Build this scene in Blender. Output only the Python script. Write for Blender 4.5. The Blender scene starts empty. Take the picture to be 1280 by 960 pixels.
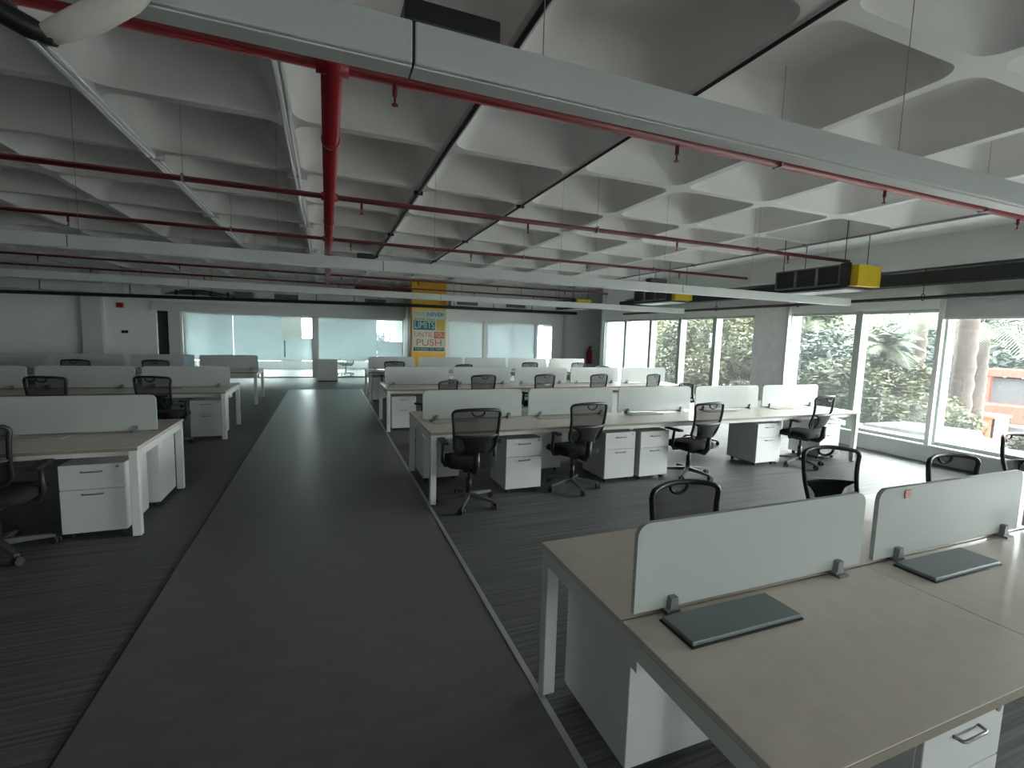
import bpy, bmesh, math, random
from mathutils import Vector, Matrix
random.seed(7)
SC = bpy.context.scene
C = SC.collection
PI = math.pi

# ------------------------------------------------------------------ camera
cd = bpy.data.cameras.new('camera'); cam = bpy.data.objects.new('camera', cd); C.objects.link(cam)
RX = Vector((0.9311994, -0.3633909, 0.0285426))
DN = Vector((-0.0104732, -0.1049448, -0.9944229))
FW = Vector((0.3643597, 0.9257071, -0.1015304))
cam.matrix_world = Matrix(((RX.x, -DN.x, -FW.x, 0), (RX.y, -DN.y, -FW.y, 0), (RX.z, -DN.z, -FW.z, 1.70), (0, 0, 0, 1)))
cd.sensor_width = 36.0; cd.lens = 591.0 / 1280 * 36; cd.clip_start = 0.05; cd.clip_end = 300
SC.camera = cam
# ------------------------------------------------------------------ world, light, exposure
w = bpy.data.worlds.new('sky'); SC.world = w; w.use_nodes = True
bg = w.node_tree.nodes['Background']
bg.inputs[0].default_value = (0.93, 0.97, 1.0, 1); bg.inputs[1].default_value = 9.0
SC.view_settings.view_transform = 'Standard'
SC.view_settings.look = 'None'
SC.view_settings.exposure = 2.15
SC.view_settings.gamma = 1.0
SC.view_settings.use_curve_mapping = False


def portal(name, loc, rot, sx, sy):
    l = bpy.data.lights.new(name, 'AREA'); l.shape = 'RECTANGLE'; l.size = sx; l.size_y = sy
    l.cycles.is_portal = True
    o = bpy.data.objects.new(name, l); C.objects.link(o); o.location = loc; o.rotation_euler = rot


portal('daylight_portal_windows_near', (8.62, 2.45, 1.3), (0, PI / 2, 0), 2.1, 8.6)
portal('daylight_portal_near_wall', (1.8, -4.85, 1.5), (PI / 2, 0, 0), 6.9, 1.4)
portal('daylight_portal_windows_far', (8.62, 10.45, 1.3), (0, PI / 2, 0), 2.1, 6.0)


# ------------------------------------------------------------------ materials
def nt(m):
    m.use_nodes = True
    t = m.node_tree
    return t, t.nodes, t.links


MATS = {}


def mat(name, col, rough=0.6, metal=0.0, var=0.06, scale=6.0, bump=0.0, bscale=60.0, spec=0.5):
    m = bpy.data.materials.new(name); t, N, L = nt(m)
    p = N['Principled BSDF']
    p.inputs['Roughness'].default_value = rough; p.inputs['Metallic'].default_value = metal
    p.inputs['Specular IOR Level'].default_value = spec
    tc = N.new('ShaderNodeTexCoord')
    nz = N.new('ShaderNodeTexNoise'); nz.inputs['Scale'].default_value = scale; nz.inputs['Detail'].default_value = 4
    L.new(tc.outputs['Object'], nz.inputs['Vector'])
    r = N.new('ShaderNodeValToRGB')
    a = [max(0, c * (1 - var)) for c in col]; b = [min(1, c * (1 + var)) for c in col]
    r.color_ramp.elements[0].position = 0.3; r.color_ramp.elements[1].position = 0.7
    r.color_ramp.elements[0].color = (*a, 1); r.color_ramp.elements[1].color = (*b, 1)
    L.new(nz.outputs['Fac'], r.inputs[0]); L.new(r.outputs[0], p.inputs['Base Color'])
    if bump > 0:
        n2 = N.new('ShaderNodeTexNoise'); n2.inputs['Scale'].default_value = bscale; n2.inputs['Detail'].default_value = 3
        L.new(tc.outputs['Object'], n2.inputs['Vector'])
        bp = N.new('ShaderNodeBump'); bp.inputs['Strength'].default_value = bump; bp.inputs['Distance'].default_value = 0.01
        L.new(n2.outputs['Fac'], bp.inputs['Height']); L.new(bp.outputs[0], p.inputs['Normal'])
    MATS[name] = m
    return m


mat('white_laminate', (0.612, 0.621, 0.603), 0.42, var=0.02)
mat('desk_top', (0.60, 0.54, 0.47), 0.25, var=0.04, scale=14, bump=0.015, bscale=90)
mat('white_metal', (0.648, 0.657, 0.639), 0.38, var=0.02)
mat('plaster', (0.80, 0.81, 0.79), 0.85, var=0.03, scale=2, bump=0.05)
mat('ceiling_paint', (0.82, 0.81, 0.80), 0.75, var=0.05, scale=1.5, bump=0.08, bscale=25)
mat('ceiling_flat', (0.86, 0.87, 0.87), 0.8, var=0.02)
mat('black_plastic', (0.012, 0.012, 0.013), 0.45, var=0.1)
mat('black_fabric', (0.010, 0.010, 0.011), 0.9, var=0.2, scale=40, bump=0.2, bscale=300)
mat('base_grey', (0.09, 0.09, 0.095), 0.4, var=0.05)
mat('caster_rubber', (0.02, 0.02, 0.02), 0.55)
mat('steel', (0.30, 0.30, 0.30), 0.35, metal=0.9, var=0.04)
mat('clamp_grey', (0.22, 0.23, 0.24), 0.45, metal=0.5)
mat('flap_grey', (0.17, 0.20, 0.20), 0.42, metal=0.3, var=0.04)
mat('flap_light', (0.40, 0.37, 0.32), 0.45)
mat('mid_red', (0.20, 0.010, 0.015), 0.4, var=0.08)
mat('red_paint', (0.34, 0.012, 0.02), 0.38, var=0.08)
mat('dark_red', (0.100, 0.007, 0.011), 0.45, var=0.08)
mat('black_pipe', (0.012, 0.014, 0.014), 0.5)
mat('trunk_white', (0.50, 0.53, 0.52), 0.45, var=0.04, scale=3)
mat('galvanised', (0.78, 0.80, 0.79), 0.42, metal=0.1, var=0.08, scale=2)
mat('yellow_paint', (0.86, 0.48, 0.03), 0.5, var=0.05)
mat('yellow_box', (0.580, 0.410, 0.012), 0.45, var=0.05)
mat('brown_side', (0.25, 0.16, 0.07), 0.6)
mat('mullion', (0.360, 0.410, 0.370), 0.4, var=0.03)
mat('sill_grey', (0.46, 0.49, 0.49), 0.5, var=0.03)
mat('blind_grey', (0.50, 0.52, 0.51), 0.85, var=0.03, bump=0.05, bscale=200)
mat('aluminium_strip', (0.55, 0.56, 0.55), 0.35, metal=0.6)
mat('grille_dark', (0.03, 0.032, 0.035), 0.5)
mat('grille_frame', (0.22, 0.22, 0.22), 0.45, metal=0.4)
mat('gap_shade', (0.01, 0.01, 0.01), 0.7)
mat('sticker_red', (0.48, 0.22, 0.17), 0.6)
mat('note_blue', (0.45, 0.62, 0.68), 0.6)
mat('poster_paper', (0.52, 0.60, 0.48), 0.6, var=0.05)
mat('ink_teal', (0.006, 0.150, 0.200), 0.6)
mat('ink_dark', (0.03, 0.06, 0.06), 0.6)
mat('ink_red', (0.60, 0.12, 0.08), 0.6)
mat('ink_ochre', (0.55, 0.42, 0.08), 0.6)
mat('ink_light', (0.40, 0.62, 0.60), 0.6)
mat('hose_white', (0.62, 0.60, 0.54), 0.6, bump=0.1)
mat('grey_wall', (0.80, 0.81, 0.80), 0.85)
mat('desk_edge', (0.24, 0.21, 0.16), 0.5)
# exterior
mat('foliage_a', (0.050, 0.063, 0.033), 0.7, var=0.5, scale=3)
mat('foliage_b', (0.076, 0.082, 0.039), 0.7, var=0.5, scale=3)
mat('foliage_c', (0.033, 0.049, 0.040), 0.7, var=0.5, scale=3)
mat('palm_leaf', (0.056, 0.068, 0.039), 0.6, var=0.4, scale=5)
mat('bark', (0.041, 0.029, 0.023), 0.9, var=0.35, scale=9, bump=0.3, bscale=12)
mat('ground_ext', (0.154, 0.143, 0.133), 0.95, var=0.25, scale=0.7)
mat('building_white', (0.115, 0.109, 0.106), 0.7, var=0.02)
mat('building_joint', (0.068, 0.064, 0.062), 0.8)
mat('building_glass', (0.25, 0.32, 0.36), 0.2)
mat('machine_red', (0.200, 0.025, 0.013), 0.5)
mat('crate_orange', (0.225, 0.060, 0.025), 0.6)
mat('car_paint', (0.048, 0.045, 0.063), 0.3)
mat('car_white', (0.200, 0.200, 0.205), 0.3)
mat('wall_block', (0.120, 0.114, 0.108), 0.85, var=0.1)
mat('pole_blue', (0.147, 0.175, 0.196), 0.5)
mat('extinguisher_red', (0.50, 0.03, 0.03), 0.4)


def carpet():
    m = bpy.data.materials.new('carpet'); t, N, L = nt(m); p = N['Principled BSDF']
    p.inputs['Roughness'].default_value = 0.62; p.inputs['Specular IOR Level'].default_value = 0.6
    tc = N.new('ShaderNodeTexCoord'); mp = N.new('ShaderNodeMapping'); mp.inputs['Scale'].default_value = (0.5, 34, 1)
    L.new(tc.outputs['Object'], mp.inputs[0])
    nz = N.new('ShaderNodeTexNoise'); nz.inputs['Scale'].default_value = 1.6; nz.inputs['Detail'].default_value = 6
    L.new(mp.outputs[0], nz.inputs['Vector'])
    r = N.new('ShaderNodeValToRGB')
    r.color_ramp.elements[0].position = 0.36; r.color_ramp.elements[0].color = (0.058, 0.061, 0.062, 1)
    r.color_ramp.elements[1].position = 0.64; r.color_ramp.elements[1].color = (0.145, 0.15, 0.15, 1)
    L.new(nz.outputs['Fac'], r.inputs[0]); L.new(r.outputs[0], p.inputs['Base Color'])
    bp = N.new('ShaderNodeBump'); bp.inputs['Strength'].default_value = 0.25; bp.inputs['Distance'].default_value = 0.004
    L.new(nz.outputs['Fac'], bp.inputs['Height']); L.new(bp.outputs[0], p.inputs['Normal'])
    MATS['carpet'] = m


carpet()


def vinyl():
    m = bpy.data.materials.new('vinyl_aisle'); t, N, L = nt(m); p = N['Principled BSDF']
    p.inputs['Roughness'].default_value = 0.34
    tc = N.new('ShaderNodeTexCoord'); mp = N.new('ShaderNodeMapping'); mp.inputs['Scale'].default_value = (1.5, 5, 1)
    L.new(tc.outputs['Object'], mp.inputs[0])
    nz = N.new('ShaderNodeTexNoise'); nz.inputs['Scale'].default_value = 2.5; nz.inputs['Detail'].default_value = 6
    L.new(mp.outputs[0], nz.inputs['Vector'])
    r = N.new('ShaderNodeValToRGB')
    r.color_ramp.elements[0].position = 0.3; r.color_ramp.elements[0].color = (0.115, 0.118, 0.114, 1)
    r.color_ramp.elements[1].position = 0.7; r.color_ramp.elements[1].color = (0.145, 0.148, 0.144, 1)
    L.new(nz.outputs['Fac'], r.inputs[0]); L.new(r.outputs[0], p.inputs['Base Color'])
    mr = N.new('ShaderNodeMapRange'); mr.inputs[3].default_value = 0.28; mr.inputs[4].default_value = 0.42
    L.new(nz.outputs['Fac'], mr.inputs[0]); L.new(mr.outputs[0], p.inputs['Roughness'])
    MATS['vinyl_aisle'] = m


vinyl()


def glassy(name, transp, trans_col, veil, gloss=0.06, rough=0.02, veil_col=(0.9, 0.95, 0.95), diff=0.0):
    """pane: clear transmission + translucent film (added glare haze / frosting) + reflection"""
    m = bpy.data.materials.new(name); t, N, L = nt(m)
    for n in list(N):
        if n.type == 'BSDF_PRINCIPLED': N.remove(n)
    out = [n for n in N if n.type == 'OUTPUT_MATERIAL'][0]
    tr = N.new('ShaderNodeBsdfTransparent'); tr.inputs[0].default_value = (*trans_col, 1)
    ve = N.new('ShaderNodeBsdfTranslucent'); ve.inputs[0].default_value = (*veil_col, 1)
    di = N.new('ShaderNodeBsdfDiffuse'); di.inputs[0].default_value = (*veil_col, 1)
    gl = N.new('ShaderNodeBsdfGlossy'); gl.inputs[1].default_value = rough
    tc = N.new('ShaderNodeTexCoord'); nz = N.new('ShaderNodeTexNoise'); nz.inputs['Scale'].default_value = 1.5
    L.new(tc.outputs['Object'], nz.inputs['Vector'])
    mr = N.new('ShaderNodeMapRange'); mr.inputs[3].default_value = veil * 0.9; mr.inputs[4].default_value = min(1, veil * 1.1)
    L.new(nz.outputs['Fac'], mr.inputs[0])
    mv = N.new('ShaderNodeMixShader'); mv.inputs[0].default_value = diff
    L.new(ve.outputs[0], mv.inputs[1]); L.new(di.outputs[0], mv.inputs[2])
    m1 = N.new('ShaderNodeMixShader'); L.new(mr.outputs[0], m1.inputs[0])
    L.new(tr.outputs[0], m1.inputs[1]); L.new(mv.outputs[0], m1.inputs[2])
    m2 = N.new('ShaderNodeMixShader'); m2.inputs[0].default_value = gloss
    L.new(m1.outputs[0], m2.inputs[1]); L.new(gl.outputs[0], m2.inputs[2])
    L.new(m2.outputs[0], out.inputs[0])
    MATS[name] = m


glassy('window_glass', 1, (0.93, 0.95, 0.93), 0.008, 0.05)  # slight translucent veil puts a washed-out glare haze over the view
glassy('window_film', 1, (0.93, 0.95, 0.93), 0.55, 0.04, 0.2, (0.6, 0.66, 0.68), 0.3)
glassy('clear_glass', 1, (0.88, 0.94, 0.94), 0.04, 0.06)
glassy('frosted_glass', 1, (0.85, 0.93, 0.94), 0.96, 0.04, 0.25, (0.60, 0.70, 0.71), 0.40)
glassy('screen_acrylic', 1, (0.9, 0.93, 0.92), 0.97, 0.05, 0.2, (0.50, 0.53, 0.51), 0.85)
glassy('chair_mesh', 1, (1, 1, 1), 0.68, 0.0, 0.5, (0.015, 0.016, 0.017), 1.0)


# ------------------------------------------------------------------ mesh helpers
class MB:
    def __init__(s):
        s.v = []; s.f = []; s.sm = []

    def add(s, vs, fs, smooth=False, M=None):
        o = len(s.v)
        for p in vs:
            s.v.append(tuple(M @ Vector(p)) if M is not None else tuple(p))
        for f in fs:
            s.f.append(tuple(i + o for i in f)); s.sm.append(smooth)
        return s

    def box(s, x0, x1, y0, y1, z0, z1, b=0.0, M=None):
        if b <= 0:
            vs = [(x0, y0, z0), (x1, y0, z0), (x1, y1, z0), (x0, y1, z0), (x0, y0, z1), (x1, y0, z1), (x1, y1, z1), (x0, y1, z1)]
            fs = [(0, 3, 2, 1), (4, 5, 6, 7), (0, 1, 5, 4), (1, 2, 6, 5), (2, 3, 7, 6), (3, 0, 4, 7)]
            return s.add(vs, fs, False, M)
        bm = bmesh.new(); bmesh.ops.create_cube(bm, size=1)
        for v in bm.verts:
            v.co = Vector(((x0 + x1) / 2 + v.co.x * (x1 - x0), (y0 + y1) / 2 + v.co.y * (y1 - y0), (z0 + z1) / 2 + v.co.z * (z1 - z0)))
        bmesh.ops.bevel(bm, geom=bm.edges[:], offset=b, segments=2, affect='EDGES', profile=0.5)
        bm.verts.index_update()
        vs = [v.co.copy() for v in bm.verts]; fs = [[v.index for v in f.verts] for f in bm.faces]; bm.free()
        return s.add(vs, fs, False, M)

    def cyl(s, p0, p1, r0, r1=None, n=12, cap=True):
        return s.tube([p0, p1], [r0, r0 if r1 is None else r1], n, cap)

    def tube(s, pts, rad, n=10, cap=True, closed=False):
        P = [Vector(p) for p in pts]; k = len(P)
        R = rad if isinstance(rad, (list, tuple)) else [rad] * k
        o = len(s.v); up = None
        for i in range(k):
            if closed: d = (P[(i + 1) % k] - P[i - 1])
            else: d = P[min(i + 1, k - 1)] - P[max(i - 1, 0)]
            d.normalize()
            if up is None:
                up = Vector((0, 0, 1)) if abs(d.z) < 0.9 else Vector((1, 0, 0))
            a = d.cross(up)
            if a.length < 1e-6: a = d.cross(Vector((0, 1, 0)))
            a.normalize(); up = a.cross(d).normalized()
            for j in range(n):
                t = 2 * PI * j / n
                s.v.append(tuple(P[i] + a * (R[i] * math.cos(t)) + up * (R[i] * math.sin(t))))
        m = k if closed else k - 1
        for i in range(m):
            for j in range(n):
                a0 = o + i * n + j; a1 = o + i * n + (j + 1) % n
                i2 = (i + 1) % k
                b0 = o + i2 * n + j; b1 = o + i2 * n + (j + 1) % n
                s.f.append((a0, a1, b1, b0)); s.sm.append(True)
        if cap and not closed:
            s.f.append(tuple(o + j for j in range(n))[::-1]); s.sm.append(False)
            s.f.append(tuple(o + (k - 1) * n + j for j in range(n))); s.sm.append(False)
        return s

    def rings(s, rings, smooth=True, cap0=True, cap1=True):
        o = len(s.v); n = len(rings[0])
        for r in rings: s.v.extend(tuple(p) for p in r)
        for i in range(len(rings) - 1):
            for j in range(n):
                s.f.append((o + i * n + j, o + i * n + (j + 1) % n, o + (i + 1) * n + (j + 1) % n, o + (i + 1) * n + j)); s.sm.append(smooth)
        if cap0: s.f.append(tuple(o + j for j in range(n))[::-1]); s.sm.append(smooth)
        if cap1: s.f.append(tuple(o + (len(rings) - 1) * n + j for j in range(n))); s.sm.append(smooth)
        return s

    def prism(s, poly, axis, a, b):
        """poly of 2D points extruded along axis 0/1/2 from a to b"""
        def P(u, v, c):
            return [(c, u, v), (u, c, v), (u, v, c)][axis]
        n = len(poly); o = len(s.v)
        s.v += [P(u, v, a) for u, v in poly] + [P(u, v, b) for u, v in poly]
        s.f.append(tuple(o + i for i in range(n))[::-1]); s.sm.append(False)
        s.f.append(tuple(o + n + i for i in range(n))); s.sm.append(False)
        for i in range(n):
            s.f.append((o + i, o + (i + 1) % n, o + n + (i + 1) % n, o + n + i)); s.sm.append(False)
        return s

    def mesh(s, name, m):
        me = bpy.data.meshes.new(name); me.from_pydata(s.v, [], s.f)
        me.polygons.foreach_set('use_smooth', s.sm)
        bm = bmesh.new(); bm.from_mesh(me); bmesh.ops.recalc_face_normals(bm, faces=bm.faces[:]); bm.to_mesh(me); bm.free()
        for mm in (m if isinstance(m, (list, tuple)) else [m]): me.materials.append(MATS[mm])
        me.update()
        return me

    def build(s, name, m, parent=None, loc=None, rotz=0.0):
        return link(name, s.mesh(name, m), parent, loc, rotz)


def link(name, me, parent=None, loc=None, rotz=0.0):
    o = bpy.data.objects.new(name, me); C.objects.link(o)
    if parent is not None: o.parent = parent
    if loc is not None: o.location = loc
    if rotz: o.rotation_euler = (0, 0, rotz)
    return o


def tag(o, label, cat, group=None):
    o['label'] = label; o['category'] = cat
    if group: o['group'] = group
    return o


def struct(o, label, cat):
    o['kind'] = 'structure'; o['label'] = label; o['category'] = cat
    return o


def thing(name, label, cat, loc=(0, 0, 0), rotz=0.0, group=None):
    o = bpy.data.objects.new(name, None); o.empty_display_size = 0.1
    C.objects.link(o); o.location = loc; o.rotation_euler = (0, 0, rotz)
    return tag(o, label, cat, group)


def B(x0, x1, y0, y1, z0, z1, b=0.0):
    return MB().box(x0, x1, y0, y1, z0, z1, b)


def rrect(hx, hy, r, n=6, cx=0.0, cy=0.0):
    """rounded rectangle as list of 2D points (counter-clockwise)"""
    pts = []
    for (sx, sy, a0) in ((1, 1, 0), (-1, 1, PI / 2), (-1, -1, PI), (1, -1, 1.5 * PI)):
        for i in range(n + 1):
            a = a0 + PI / 2 * i / n
            pts.append((cx + sx * (hx - r) + r * math.cos(a), cy + sy * (hy - r) + r * math.sin(a)))
    return pts


# ------------------------------------------------------------------ room dimensions
XL, XR = -10.59, 8.4          # left wall, window wall (inner faces)
YN, YB = -4.68, 18.3          # wall behind the camera, far wall (left part)
YP = 15.6                     # far partition (right part)
ZC = 3.35                     # underside of waffle ribs
PITCH = 1.29

# floors
struct(B(XL - .2, 11.0, YN - .2, 22.6, -0.12, 0.0).build('floor', 'carpet'), 'dark grey striped carpet covering the office floor', 'floor')
struct(B(-1.0, 0.915, YN, 14.55, 0.0, 0.006).build('floor_aisle', 'vinyl_aisle'), 'smooth grey vinyl walkway between the desk rows', 'floor')
struct(B(0.915, 0.945, YN, 14.55, 0.0, 0.009).build('trim_1', 'aluminium_strip'), 'thin light metal strip along the right edge of the walkway', 'trim')
struct(B(-1.012, -1.0, YN, 14.55, 0.0, 0.007).build('trim_2', 'black_plastic'), 'thin dark strip along the left edge of the walkway', 'trim')

# ceiling: slab, flat margin and waffle coffers
ceil = struct(B(XL - .2, 11.0, YN - .2, 22.6, 3.80, 3.95).build('ceiling', 'ceiling_paint'), 'white concrete waffle slab ceiling', 'ceiling')
B(7.47, 8.75, YN, YB, ZC, ZC + 0.45).build('flat_margin', 'ceiling_flat', ceil)
cof = MB()
NS = 6
flange = [[(x, y, 0.0) for x, y in rrect(hs, hs, r, NS)] for hs, r in ((0.645, 0.0005), (0.600, 0.15))]
cof.rings(flange, False, False, False)
prof = [(0.600, 0.15, 0.0), (0.594, 0.152, 0.022), (0.575, 0.155, 0.055), (0.500, 0.16, 0.20), (0.435, 0.17, 0.315), (0.395, 0.18, 0.355), (0.33, 0.19, 0.372)]
cof.rings([[(x, y, z) for x, y in rrect(hs, hs, r, NS)] for hs, r, z in prof], True, False, True)
cof_me = cof.mesh('coffer', 'ceiling_paint')
for i in range(-8, 6):
    for j in range(-7, 11):
        link('coffer', cof_me, ceil, (-0.27 + PITCH * (i + .5), 4.35 + PITCH * (j + .5), ZC))

# walls
struct(B(XL - .2, XL, YN, YB, 0, 3.8).build('wall_left', 'plaster'), 'plain grey plaster wall at the far left', 'wall')
wn = MB(); wn.box(XL - .2, 8.75, YN - .2, YN, 0, .8); wn.box(XL - .2, 8.75, YN - .2, YN, 2.2, 3.8)
nx = [XL - .2, -1.6, -1.25, 1.5, 2.0, 4.6, 5.2, 8.75]  # openings for unseen windows, added to light surfaces that face the camera
for a, b in zip(nx[0::2], nx[1::2]): wn.box(a, b, YN - .2, YN, .8, 2.2)
wno = struct(wn.build('wall_near', 'plaster'), 'plaster wall behind the camera with three unseen windows added for fill light', 'wall')
for a, b in zip(nx[1::2], nx[2::2]): B(a, b, YN - .11, YN - .10, .8, 2.2).build('pane', 'window_glass', wno)

# far wall, left part (plane Y = 18.3) with door gap, glass openings
wf = MB()
wf.box(XL, -5.06, YB, YB + .15, 0, 3.8)           # solid plaster
wf.box(-5.06, 2.75, YB, YB + .15, 2.18, 3.8)      # above doors and glass
wf.box(-4.42, -4.36, YB, YB + .15, 0, 2.18)
struct(wf.build('wall_far', 'plaster'), 'grey plaster far wall behind the left desks', 'wall')
struct(B(-6.86, -6.38, YB - .22, YB, 0, 3.3).build('wall_column', 'white_laminate'), 'white column standing proud of the far grey wall', 'column')
d = struct(B(-4.74, -4.42, YB + .02, YB + .08, 0, 2.18).build('door_1', 'white_laminate'), 'white door leaf beside the dark gap in the far wall', 'door')
MB().box(-4.735, -4.715, YB - .03, YB + .02, 0.95, 1.1).build('door_handle', 'steel', d)
struct(B(-5.06, -4.74, YB + .16, YB + .2, 0, 2.18).build('door_gap_shade', 'gap_shade'), 'black sheet painted as the shade in the narrow opening beside the white door', 'door')  # near-black colour stands in for the shade inside the gap

struct(B(-5.1, 2.7, YB - .18, YB, 2.19, 2.48).build('trim_9', 'white_laminate'), 'white bulkhead over the far frosted glass', 'trim')
# glazed partition, left part
def glazed(nm, label, x0, x1, y, zt, panes, frame='white_metal', fw=0.04):
    """panes: list of (x0,x1,z0,z1,material)"""
    t = thing(nm, label, 'partition', ((x0 + x1) / 2, y, 0)); t['kind'] = 'structure'
    cx = (x0 + x1) / 2
    fr = MB(); fr.box(x0 - cx, x1 - cx, -.03, .03, zt - fw, zt); fr.box(x0 - cx, x1 - cx, -.03, .03, 0, fw)
    fr.box(x0 - cx, x0 - cx + fw, -.03, .03, 0, zt); fr.box(x1 - cx - fw, x1 - cx, -.03, .03, 0, zt)
    fr.build('frame', frame, t)
    for (a, b, z0, z1, m) in panes:
        B(a - cx, b - cx, -.008, .008, z0, z1).build('pane', m, t)
    return t


glazed('glazed_partition', 'wide frosted glass partition with a clear strip near the floor, next to the white door', -4.34, -0.44, YB + .05, 2.18,
       [(-4.30, -2.93, 0.62, 2.14, 'frosted_glass'), (-2.92, -1.46, 0.62, 2.14, 'frosted_glass'), (-4.30, -1.46, 0.04, 0.61, 'clear_glass'),
        (-1.45, -0.48, 1.42, 2.14, 'clear_glass'), (-1.45, -0.48, 0.62, 1.41, 'frosted_glass'), (-1.45, -0.48, 0.04, 0.61, 'clear_glass')])
glazed('glazed_partition', 'frosted glass partition beside the yellow column with clear gaps at one side', -0.30, 2.72, YB + .05, 2.18,
       [(-0.26, 1.76, 0.62, 2.14, 'frosted_glass'), (-0.26, 1.76, 0.04, 0.61, 'clear_glass'), (1.77, 2.68, 1.35, 2.14, 'clear_glass'),
        (1.77, 2.68, 0.62, 1.34, 'frosted_glass'), (1.77, 2.68, 0.04, 0.61, 'clear_glass')])
struct(B(-0.44, -0.30, YB - .1, YB + .12, 0, 2.18).build('trim_3', 'white_metal'), 'white post between the two frosted glass partitions', 'post')
B_handle = MB(); B_handle.cyl((-1.36, YB - .02, 0.75), (-1.36, YB - .02, 1.3), 0.016)
tag(B_handle.build('door_pull', 'steel'), 'tall steel pull handle on the far glass door', 'handle')

# yellow column with poster
yc = thing('yellow_column', 'yellow painted column carrying a typographic poster', 'column', (3.14, 15.55, 0)); yc['kind'] = 'structure'
B(-.56, .56, 0, .6, 0, 3.35).build('shaft', 'yellow_paint', yc)
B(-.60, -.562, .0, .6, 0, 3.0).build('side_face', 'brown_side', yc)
# right partition (Y = 15.6)
wr = MB()
wr.box(3.70, 8.15, YP, YP + .1, 2.16, 3.8)
wr.box(3.70, 3.80, YP, YP + .1, 0, 2.16); wr.box(5.05, 5.17, YP, YP + .1, 0, 2.16); wr.box(7.72, 8.15, YP, YP + .1, 0, 2.16)
struct(wr.build('wall_far.001', 'plaster'), 'white partition wall with glass openings to the right of the yellow column', 'wall')
glazed('glazed_partition', 'bluish frosted window in the partition right beside the yellow column', 3.80, 5.05, YP + .05, 2.16, [(3.84, 5.01, 0.04, 2.12, 'frosted_glass')])
glazed('glazed_partition', 'white framed frosted glass door and side light in the far right partition', 5.17, 7.72, YP + .05, 2.16,
       [(5.21, 7.00, 0.04, 2.12, 'frosted_glass'), (7.10, 7.68, 0.04, 2.12, 'clear_glass')])
struct(B(6.98, 7.08, YP - .02, YP + .12, 0, 2.16).build('trim_4', 'white_metal'), 'white upright beside the far frosted door', 'post')
struct(B(8.08, 8.18, YP - .12, YP, 0, 2.62).build('trim_5', 'white_metal'), 'white corner post at the end of the far partition', 'post')
struct(B(8.15, 11.0, YP + .2, YP + .35, 0, 3.8).build('wall_niche', 'plaster'), 'grey niche wall behind the fire extinguisher', 'wall')
struct(B(10.4, 10.6, 13.5, YP + .3, 0, 3.8).build('wall_niche_side', 'plaster'), 'side wall closing the far niche', 'wall')
struct(B(3.7, 8.2, YP - .06, YP - .02, 2.50, 2.56).build('trim_6', 'white_metal'), 'white strip along the top of the far partition', 'trim')

# rooms behind the glass: rear wall with a window band
rr = MB(); rr.box(XL, 11, 22.3, 22.5, 0, 0.35); rr.box(XL, 11, 22.3, 22.5, 2.2, 3.8)
for x in (-10.59, -6.6, -4.0, -1.4, 1.2, 3.8, 6.4, 9.0): rr.box(x - .42, x + .42, 22.3, 22.5, .35, 2.2)
rro = struct(rr.build('wall_back_rooms', 'plaster'), 'rear wall of the rooms behind the glass with windows', 'wall')
rx = (-10.59, -6.6, -4.0, -1.4, 1.2, 3.8, 6.4, 9.0)
for a, b in zip(rx[:-1], rx[1:]): B(a + .42, b - .42, 22.39, 22.40, .35, 2.2).build('pane', 'window_glass', rro)
struct(B(10.9, 11.0, YP + .35, 22.5, 0, 3.8).build('wall_back_side', 'plaster'), 'side wall of the rooms behind the glass', 'wall')
struct(B(2.76, 2.86, YP + .6, 22.3, 0, 3.8).build('wall_back_divider', 'plaster'), 'dividing wall between the rooms behind the glass', 'wall')
struct(B(-5.2, -5.1, YB + .2, 22.3, 0, 3.8).build('wall_back_divider.001', 'plaster'), 'dividing wall behind the dark door gap', 'wall')

# window wall
ZS, ZH = 0.26, 2.28
wl = MB()
wl.box(XR, XR + .35, YN, 13.5, ZH, 3.8)                      # spandrel
wl.box(XR, XR + .35, 13.38, 13.5, 0, ZH)                     # white pier
wl.box(XR, XR + .35, YN, -1.8, 0, ZH)
struct(wl.build('wall_right', 'plaster'), 'white wall around the run of windows', 'wall')
struct(B(XR - .05, XR + .35, 6.70, 7.46, 0, ZH + .4).build('wall_right_column', 'grey_wall'), 'grey column between the two runs of windows', 'column')
struct(B(10.2, 10.4, 13.3, 13.5, 0, 3.8).mesh and B(8.75, 10.4, 13.35, 13.5, 0, 3.8).build('wall_right_return', 'plaster'), 'return wall at the end of the window run', 'wall')
sl = struct(B(XR - .06, XR + .35, -1.8, 13.38, 0, ZS - .03).build('window_ledge', 'sill_grey'), 'low grey plinth under the windows', 'ledge')
B(XR - .10, XR + .35, -1.8, 13.38, ZS - .03, ZS, .006).build('ledge_top', 'white_laminate', sl)
panes = [(12.17, 13.38), (10.98, 12.17), (9.80, 10.98), (8.62, 9.80), (7.46, 8.62), (5.40, 6.70), (4.20, 5.40), (3.0, 4.20), (1.8, 3.0), (0.6, 1.8), (-0.6, 0.6), (-1.8, -0.6)]
wdesc = ['frosted white window at the far end', 'clear window next to the frosted white one', 'second clear window from the frosted one', 'third clear window from the frosted one', 'window just beyond the grey column',
         'window just on the near side of the grey column', 'window with a palm and the white building behind it', 'window with the red machine outside', 'window right of the red machine', 'fifth near window from the grey column', 'sixth near window from the grey column', 'last window towards the camera']
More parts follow.
